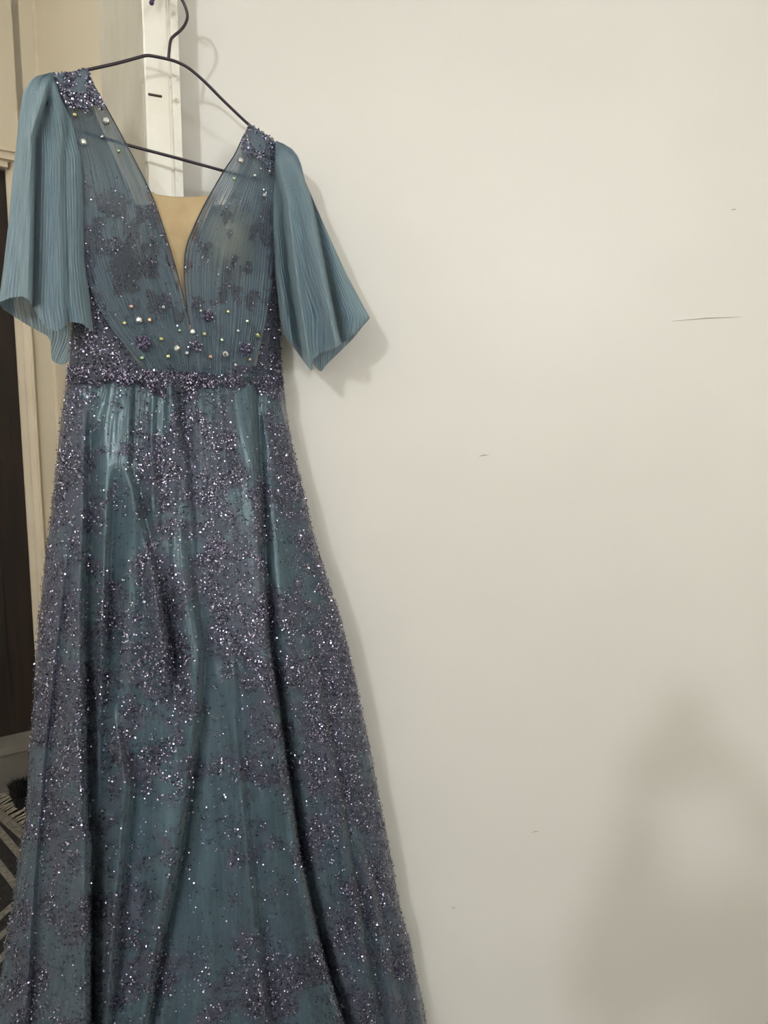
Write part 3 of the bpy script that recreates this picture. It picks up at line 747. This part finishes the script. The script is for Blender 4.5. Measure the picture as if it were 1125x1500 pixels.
pr_ = sleeve('sleeve', [(0, 208), (.5, 206), (1, 210)], LcR, RcR,
       [(0, 488), (.06, 505), (.14, 530), (.22, 543), (.27, 541), (.29, 527), (.36, 523), (.45, 516), (.55, 514), (.66, 508), (.78, 497), (.9, 480), (1, 466)],
       [(0, 490), (.3, 538), (.42, 546), (.5, 536), (.6, 528), (.72, 516), (.85, 498), (.93, 486), (1, 468)],
       26, lambda s, y: 1.475 - .035 * s + .01 * (1 - s), curve([(206, .010), (240, .030), (350, .048), (480, .062), (545, .060)]),
       [([(240, 404), (294, 418), (414, 430), (526, 447)], [(230, 0), (300, .022), (420, .034), (530, .040)], 10, 14, -1),
        ([(225, 425), (279, 452), (405, 478), (507, 499)], [(215, 0), (280, .018), (400, .030), (510, .036)], 12, 14, 1)], 131)

# ---- crystals and small flower motifs ---------------------------------------
M_cry = flake('clear crystal', srgb(238, 242, 244), .06, .85)
M_cry_g = flake('green tinted crystal', srgb(186, 224, 190), .08, .8)
M_cry_p = flake('peach tinted crystal', srgb(232, 196, 178), .08, .8)
M_cry_y = flake('pale yellow crystal', srgb(222, 222, 172), .08, .8)
M_setting = flake('dark crystal setting', srgb(58, 58, 60), .35, .9)
def crystal_mesh(mat):
    bm = bmesh.new(); rings = [(1.0, -.25), (1.0, .05), (.78, .42), (.42, .62)]
    prev = None; n = 8
    for k, (r, z) in enumerate(rings):
        cur = [bm.verts.new((r * math.cos(2 * math.pi * (i + .5 * (k % 2)) / n), r * math.sin(2 * math.pi * (i + .5 * (k % 2)) / n), z)) for i in range(n)]
        if prev:
            for i in range(n):
                if k % 2: bm.faces.new((prev[i], prev[(i + 1) % n], cur[i])); bm.faces.new((prev[(i + 1) % n], cur[(i + 1) % n], cur[i]))
                else: bm.faces.new((prev[i], prev[(i + 1) % n], cur[(i + 1) % n])); bm.faces.new((prev[i], cur[(i + 1) % n], cur[i]))
        else: bm.faces.new(cur[::-1])
        prev = cur
    bm.faces.new(prev)
    bmesh.ops.recalc_face_normals(bm, faces=list(bm.faces))
    me = bpy.data.meshes.new('crystal'); bm.to_mesh(me); bm.free(); me.materials.append(mat); me.materials.append(M_setting)
    for p in me.polygons:
        if p.center.z < -.05: p.material_index = 1
    return me
CM = {'c': crystal_mesh(M_cry), 'g': crystal_mesh(M_cry_g), 'p': crystal_mesh(M_cry_p), 'y': crystal_mesh(M_cry_y)}
CR = [(109, 168, 7, 'y'), (155, 177, 11, 'c'), (122, 208, 11, 'c'), (149, 200, 6, 'c'), (173, 221, 6, 'g'), (353, 235, 10, 'c'), (343, 262, 6, 'g'), (373, 257, 6, 'c'), (388, 286, 8, 'c'), (382, 247, 4, 'c'),
      (192, 449, 7, 'p'), (239.6, 450, 6, 'c'), (203.4, 468.7, 11, 'c'), (182, 473, 7, 'y'), (219, 468.7, 7, 'p'), (236, 496.5, 7, 'y'), (263, 484, 6, 'g'), (282, 486, 10, 'c'), (299, 489, 7, 'y'), (259, 510.5, 11, 'c'),
      (273.5, 517, 7, 'c'), (207.6, 524, 7, 'g'), (246, 522, 7, 'y'), (308, 522.5, 7, 'p'), (330, 518.5, 11, 'c'), (325, 498, 6, 'g'), (345, 534.5, 6, 'c'), (366, 526.5, 6, 'p'), (377.4, 491.5, 9, 'y'), (348.5, 484.5, 6, 'c'),
      (361.6, 470.5, 6, 'g'), (334, 456.5, 6, 'y'), (294, 455, 5, 'c')]
for x, y, s, k in CR:
    o = bpy.data.objects.new('crystal', CM[k]); C.objects.link(o)
    p = at_depth(x, y, torso_Y(np.array(x), np.array(y), .0175))
    o.location = p; sc = s * .47 * 1.36 / F; o.scale = (sc, sc, sc)
    nrm = Vector((.12 + .2 * rng.normal(), -1, .18 + .2 * rng.normal())); o.rotation_euler = nrm.to_track_quat('Z', 'Y').to_euler()
    o.parent = gown; o.matrix_parent_inverse = world_of(gown).inverted()
M_flower = surface('plum bead flower', srgb(104, 96, 122), .35, srgb(60, 56, 82), 300, metallic=.6, bump=.8, bscale=500)
def flower(x, y, r, nl, rot):
    P0 = at_depth(x, y, torso_Y(np.array(x), np.array(y), .0175)); sc = r * 1.36 / F
    bm = bmesh.new()
    for q in range(nl):
        a = rot + 2 * math.pi * q / nl
        m = Matrix.Translation((math.cos(a) * .58, 0, math.sin(a) * .58)) @ Matrix.Rotation(-a, 4, 'Y') @ Matrix.Diagonal((.46, .22, .34, 1))
        bmesh.ops.create_icosphere(bm, subdivisions=2, radius=1, matrix=m)
    bmesh.ops.create_icosphere(bm, subdivisions=2, radius=.25, matrix=Matrix.Translation((0, -.2, 0)))
    for v in bm.verts: v.co = Vector(P0) + v.co * sc
    bm_obj('bead_flower', bm, M_flower, gown, smooth=False)
ff = Flakes()
for x, y, r, nl in ((305, 463, 9, 5), (210, 502, 12, 5), (286, 506, 10, 5), (360, 511, 10, 5)):
    flower(x, y, r, nl, rng.random() * 6)
    c = at_depth(x + rng.normal(0, r * .5, 60), y + rng.normal(0, r * .5, 60), torso_Y(np.full(60, x), np.full(60, y), .022))
    ff.add(c, np.tile([0.1, -1, .2], (60, 1)), (.0008, .0015), .45, (.4, .3, .2, .1))
ff.build('flower_sequins', gown)
# small dark leaf on the drape
lf = [(255, 448), (262, 455), (268, 463), (266, 470), (258, 472), (256, 462)]
lv = [at_depth(a, b, torso_Y(np.array(float(a)), np.array(float(b)), .018)) for a, b in lf]
bm = bmesh.new(); bm.faces.new([bm.verts.new(v) for v in lv]); r_ = bmesh.ops.extrude_face_region(bm, geom=list(bm.faces))
for v in [g for g in r_['geom'] if isinstance(g, bmesh.types.BMVert)]: v.co.y -= .0015
bm_obj('leaf_motif', bm, M_edge, gown)

# ------------------------------------------------------------------ rug and mat on the floor beyond
M_rug = surface('charcoal woven rug', srgb(44, 42, 44), .95, srgb(26, 25, 27), 60, .8, 240)
M_stripe = surface('grey-cream woven stripe', srgb(136, 132, 124), .95, srgb(104, 100, 94), 70, .8, 240)
M_fringe = surface('cream cotton fringe', srgb(172, 164, 148), .95, srgb(140, 132, 118), 60)
M_mat = surface('black shaggy mat', srgb(20, 20, 20), .95, srgb(10, 10, 10), 50)
def fl2(px, py): return on_floor(px, py)[:2]
ra = fl2(0, 1188); rb = fl2(33, 1217); ex = (rb - ra) / np.linalg.norm(rb - ra); ey = np.array([ex[1], -ex[0]])
if ey[1] > 0: ey = -ey
R0 = ra - ex * .10; RW, RL = 1.25, 1.75
def rp(a, b): return R0 + ex * a + ey * b
rug = empty('striped_rug', (*rp(RW / 2, RL / 2), 0)); tag(rug, 'dark grey rug with pale zigzag stripes and fringed end near the dark door', 'rug')
prism('rug_base', [rp(0, 0), rp(RW, 0), rp(RW, RL), rp(0, RL)], .001, .010, M_rug, rug)
# zigzag stripes: each arm a raised woven strip
def strip(a, b, wd):
    a = np.array(a); b = np.array(b); d = (b - a) / np.linalg.norm(b - a); n = np.array([-d[1], d[0]]) * wd / 2
    prism('stripe', [a - n, b - n, b + n, a + n], .009, .0125, M_stripe, rug)
prism('stripe', [rp(0, 0.0), rp(RW, 0.0), rp(RW, .035), rp(0, .035)], .009, .0122, M_stripe, rug)
ap0, ap1 = fl2(35, 1317), fl2(74, 1310); stepv = ap1 - ap0
ud = fl2(0, 1272) - ap0; ud = ud / np.linalg.norm(ud); vd = fl2(0, 1348) - ap0; vd = vd / np.linalg.norm(vd)
def inside(p): q = p - R0; a, b = q @ ex, q @ ey; return .02 < a < RW - .02 and .055 < b < RL - .04
for k in range(-9, 14):
    ap = ap0 + stepv * k
    for d in (ud, vd):
        ts_ = [t for t in np.linspace(0, 1.4, 141) if inside(ap + d * t)]
        if len(ts_) > 8: strip(ap + d * ts_[0], ap + d * ts_[-1], .36 * abs(stepv[0] * d[1] - stepv[1] * d[0]))
fr = []
for k in range(70):
    a = RW * (k + .5) / 70 + rng.normal(0, .003); q = rp(a, 0); e = rp(a + rng.normal(0, .012), -.075 - rng.random() * .03)
    fr.append((q, (q + e) / 2, e))
V = []; Fs = []
for q, m, e in fr:
    for p, z, rad in ((q, .008, .004), (m, .016, .005), (e, .004, .003)):
        for c in range(4): V.append((p[0] + rad * math.cos(c * math.pi / 2), p[1] + rad * .3, z + rad * math.sin(c * math.pi / 2) + .002))
    b = len(V) - 12
    for s in (0, 4):
        for c in range(4): Fs.append((b + s + c, b + s + (c + 1) % 4, b + s + 4 + (c + 1) % 4, b + s + 4 + c))
o = mesh_obj('fringe', V, Fs, M_fringe, rug); o['kind'] = 'stuff'
ma = cpt(t_out + .05, .10); mt = empty('door_mat', (*(ma - E1 * .3 + nC * .15), 0)); tag(mt, 'black shaggy mat lying against the grey step below the dark door', 'mat')
def mp_(a, b): return ma - E1 * a + nC * b
prism('mat_base', [mp_(-.14, 0), mp_(.15, 0), mp_(.15, .12), mp_(-.14, .12)], .001, .055, M_mat, mt)
V = []; Fs = []
for k in range(2200):
    a, b = rng.uniform(-.14, .15), rng.uniform(0, .12); p = mp_(a, b); hgt = .015 + .022 * rng.random(); dx, dy = rng.normal(0, .012, 2); an = rng.random() * 6.28
    cx, cy = math.cos(an) * .004, math.sin(an) * .004; i = len(V)
    V += [(p[0] - cx, p[1] - cy, .053), (p[0] + cx, p[1] + cy, .053), (p[0] + dx, p[1] + dy, .053 + hgt)]; Fs.append((i, i + 1, i + 2))
o = mesh_obj('pile', V, Fs, M_mat, mt, smooth=False); o['kind'] = 'stuff'

# ------------------------------------------------------------------ the photographer (behind the camera; the shadow at the lower right of the wall)
M_skin = surface('skin', srgb(206, 162, 134), .55, srgb(196, 150, 124), 20)
M_shirt = surface('grey knit top', srgb(104, 104, 110), .9, srgb(90, 90, 96), 30, .3, 200)
M_trs = surface('dark blue trousers', srgb(48, 54, 70), .85, srgb(40, 46, 60), 30, .3, 200)
M_hair = surface('dark brown hair', srgb(52, 38, 30), .5, srgb(36, 26, 22), 40, stretch=(8, 8, 1))
M_phone = surface('black phone shell', srgb(28, 28, 32), .25, srgb(24, 24, 28), 10)
M_eye = surface('eye white', srgb(236, 232, 226), .3, srgb(226, 222, 216), 20)
M_iris = surface('brown iris', srgb(62, 42, 30), .25, srgb(50, 34, 24), 20)
M_lip = surface('lip', srgb(176, 108, 98), .5, srgb(166, 100, 92), 20)
def skin_obj(name, J, E, root, mat, parent, sub=2):
    keys = list(J); me = bpy.data.meshes.new(name)
    me.from_pydata([J[k][:3] for k in keys], [(keys.index(a), keys.index(b)) for a, b in E], [])
    o = bpy.data.objects.new(name, me); C.objects.link(o); me.materials.append(mat)
    md = o.modifiers.new('skin', 'SKIN'); md.use_smooth_shade = True
    sv_ = me.skin_vertices[0].data
    for i, k in enumerate(keys):
        r = J[k][3]; sv_[i].radius = r if isinstance(r, tuple) else (r, r); sv_[i].use_root = (k == root)
    ss = o.modifiers.new('sub', 'SUBSURF'); ss.levels = sub; ss.render_levels = sub
    if parent is not None: adopt(o, parent)
    return o
PX0, PY0 = .04, -.46
person = empty('person', (PX0, PY0, 0))
tag(person, 'person in grey top holding up a phone, shadow on the lower right wall', 'person')
J = {'pelvis': (PX0, PY0, .94, (.145, .10)), 'waist': (PX0, PY0, 1.11, (.120, .088)), 'chest': (PX0, PY0, 1.27, (.140, .098)), 'upper': (PX0, PY0, 1.385, (.10, .07)), 'neck': (PX0 + .03, PY0 + .01, 1.445, .045), 'neck2': (PX0 + .06, PY0 + .02, 1.51, .045),
     'sl': (PX0 - .165, PY0, 1.39, .058), 'el': (PX0 - .205, PY0 + .22, 1.175, .050), 'ml': (-.075, -.12, 1.30, .044), 'wl': (-.052, -.055, 1.375, .026),
     'sr': (PX0 + .165, PY0, 1.385, .058), 'er': (PX0 + .265, PY0 + .20, 1.17, .050), 'mr': (.165, -.12, 1.30, .044), 'wr': (.098, -.055, 1.375, .026)}
for sgn, c in ((-1, 'l'), (1, 'r')):
    J['h' + c] = (PX0 + sgn * .085, PY0, .88, .085); J['k' + c] = (PX0 + sgn * .09, PY0 + .02, .47, .056); J['a' + c] = (PX0 + sgn * .095, PY0 - .01, .09, .038); J['f' + c] = (PX0 + sgn * .10, PY0 + .13, .035, .034)
E_ = [('pelvis', 'waist'), ('waist', 'chest'), ('chest', 'upper'), ('upper', 'neck'), ('neck', 'neck2')]
for c in 'lr': E_ += [('upper', 's' + c), ('s' + c, 'e' + c), ('e' + c, 'm' + c), ('m' + c, 'w' + c), ('pelvis', 'h' + c), ('h' + c, 'k' + c), ('k' + c, 'a' + c), ('a' + c, 'f' + c)]
skin_obj('body', J, E_, 'pelvis', M_skin, person)
def grow(keys, f): return {k: (*J[k][:3], tuple(q * f for q in J[k][3]) if isinstance(J[k][3], tuple) else J[k][3] * f) for k in keys}
tk = ['pelvis', 'waist', 'chest', 'upper', 'sl', 'el', 'ml', 'sr', 'er', 'mr']
skin_obj('top', grow(tk, 1.12), [e for e in E_ if e[0] in tk and e[1] in tk], 'pelvis', M_shirt, person)
tk = ['pelvis', 'hl', 'hr', 'kl', 'kr', 'al', 'ar']
skin_obj('trousers', grow(tk, 1.14), [e for e in E_ if e[0] in tk and e[1] in tk], 'pelvis', M_trs, person)
HC = Vector((PX0 + .085, PY0 + .035, 1.61))
bm = bmesh.new(); bmesh.ops.create_uvsphere(bm, u_segments=32, v_segments=24, radius=1)
for v in bm.verts:
    x, y, z = v.co; jaw = 1 - .34 * max(0, -z) ** 1.3
    v.co = HC + Vector((x * .075 * jaw, y * .094 * (1 - .15 * max(0, -z)) + .010 * max(0, -z), z * .112))
    if y > .75 and abs(x) < .3: v.co.y += .022 * math.exp(-(x / .13) ** 2 - ((z + .12) / .16) ** 2)
    if y > .4: v.co.y -= .010 * (math.exp(-((abs(x) - .42) / .16) ** 2 - ((z - .06) / .14) ** 2))
bm_obj('head', bm, M_skin, person, smooth=True)
for sgn in (-1, 1):
    bm = bmesh.new(); bmesh.ops.create_uvsphere(bm, u_segments=14, v_segments=10, radius=.0115, matrix=Matrix.Translation(HC + Vector((sgn * .031, .076, .006)))); e = bm_obj('eye', bm, M_eye, person, smooth=True)
    bm = bmesh.new(); bmesh.ops.create_uvsphere(bm, u_segments=12, v_segments=8, radius=.0055, matrix=Matrix.Translation(HC + Vector((sgn * .031 - sgn * .002, .0845, .006)))); bm_obj('iris', bm, M_iris, e, smooth=True)
    bm = bmesh.new(); bmesh.ops.create_uvsphere(bm, u_segments=12, v_segments=10, radius=1, matrix=Matrix.Translation(HC + Vector((sgn * .076, -.004, -.002))) @ Matrix.Diagonal((.008, .019, .030, 1))); bm_obj('ear', bm, M_skin, person, smooth=True)
bm = bmesh.new(); bmesh.ops.create_uvsphere(bm, u_segments=14, v_segments=8, radius=1, matrix=Matrix.Translation(HC + Vector((0, .083, -.056))) @ Matrix.Diagonal((.022, .008, .007, 1))); bm_obj('mouth', bm, M_lip, person, smooth=True)
bm = bmesh.new(); bmesh.ops.create_uvsphere(bm, u_segments=32, v_segments=24, radius=1)
for v in bm.verts:
    x, y, z = v.co; v.co = HC + Vector((x * .084, y * .104 - .010, z * .120 + .006))
bmesh.ops.delete(bm, geom=[v for v in bm.verts if (v.co.y > HC.y + .045 and v.co.z < HC.z + .062) or v.co.z < HC.z - .075], context='VERTS')
hr = bm_obj('hair', bm, M_hair, person, smooth=True); hr.modifiers.new('t', 'SOLIDIFY').thickness = .008
# hands closed on the phone's long edges
def hand(sg, wrist, edge_x):
    wx, wy, wz = wrist
    palm = {'w': (wx, wy, wz, .024), 'p': ((wx + edge_x) / 2 + sg * .012, wy + .020, wz + .035, (.026, .016)), 'q': (edge_x + sg * .016, -.018, wz + .062, (.028, .014))}
    skin_obj('palm', palm, [('w', 'p'), ('p', 'q')], 'p', M_skin, person)
    for k, ln in enumerate((.9, 1.0, .95, .78)):
        z = wz + .088 - .019 * k
        Jf = {'a': (edge_x + sg * .020, -.024, z - .006, .0088), 'b': (edge_x + sg * .011, -.003 - .001 * k, z, .0085), 'c': (edge_x - sg * .003, .0035 - .012 * 0, z + .001, .0075), 'd': (edge_x - sg * .010 * ln, .0035, z + .001, .0065)}
        if z > 1.462: continue
        skin_obj('finger', Jf, [('a', 'b'), ('b', 'c'), ('c', 'd')], 'a', M_skin, person)
    Jt = {'a': (edge_x + sg * .018, -.034, wz + .040, .0115), 'b': (edge_x + sg * .006, -.034, wz + .062, .0100), 'c': (edge_x - sg * .014, -.025, wz + .078, .0085), 'd': (edge_x - sg * .024, -.0235, wz + .088, .0075)}
    skin_obj('thumb', Jt, [('a', 'b'), ('b', 'c'), ('c', 'd')], 'a', M_skin, person)
hand(-1, J['wl'][:3], -.018); hand(1, J['wr'][:3], .058)
bm = bmesh.new(); box_bm(bm, (-.018, -.0145, 1.365), (.058, -.0065, 1.515))
ph_ = bm_obj('phone', bm, M_phone, None, bevel=.003); tag(ph_, 'black phone held up in both hands by the person taking the picture', 'phone')
bm = bmesh.new(); bmesh.ops.create_cone(bm, cap_ends=True, segments=20, radius1=.007, radius2=.007, depth=.002, matrix=Matrix.Translation((0, -.0058, 1.5)) @ Matrix.Rotation(math.pi / 2, 4, 'X')); bm_obj('camera_lens', bm, M_setting, ph_)
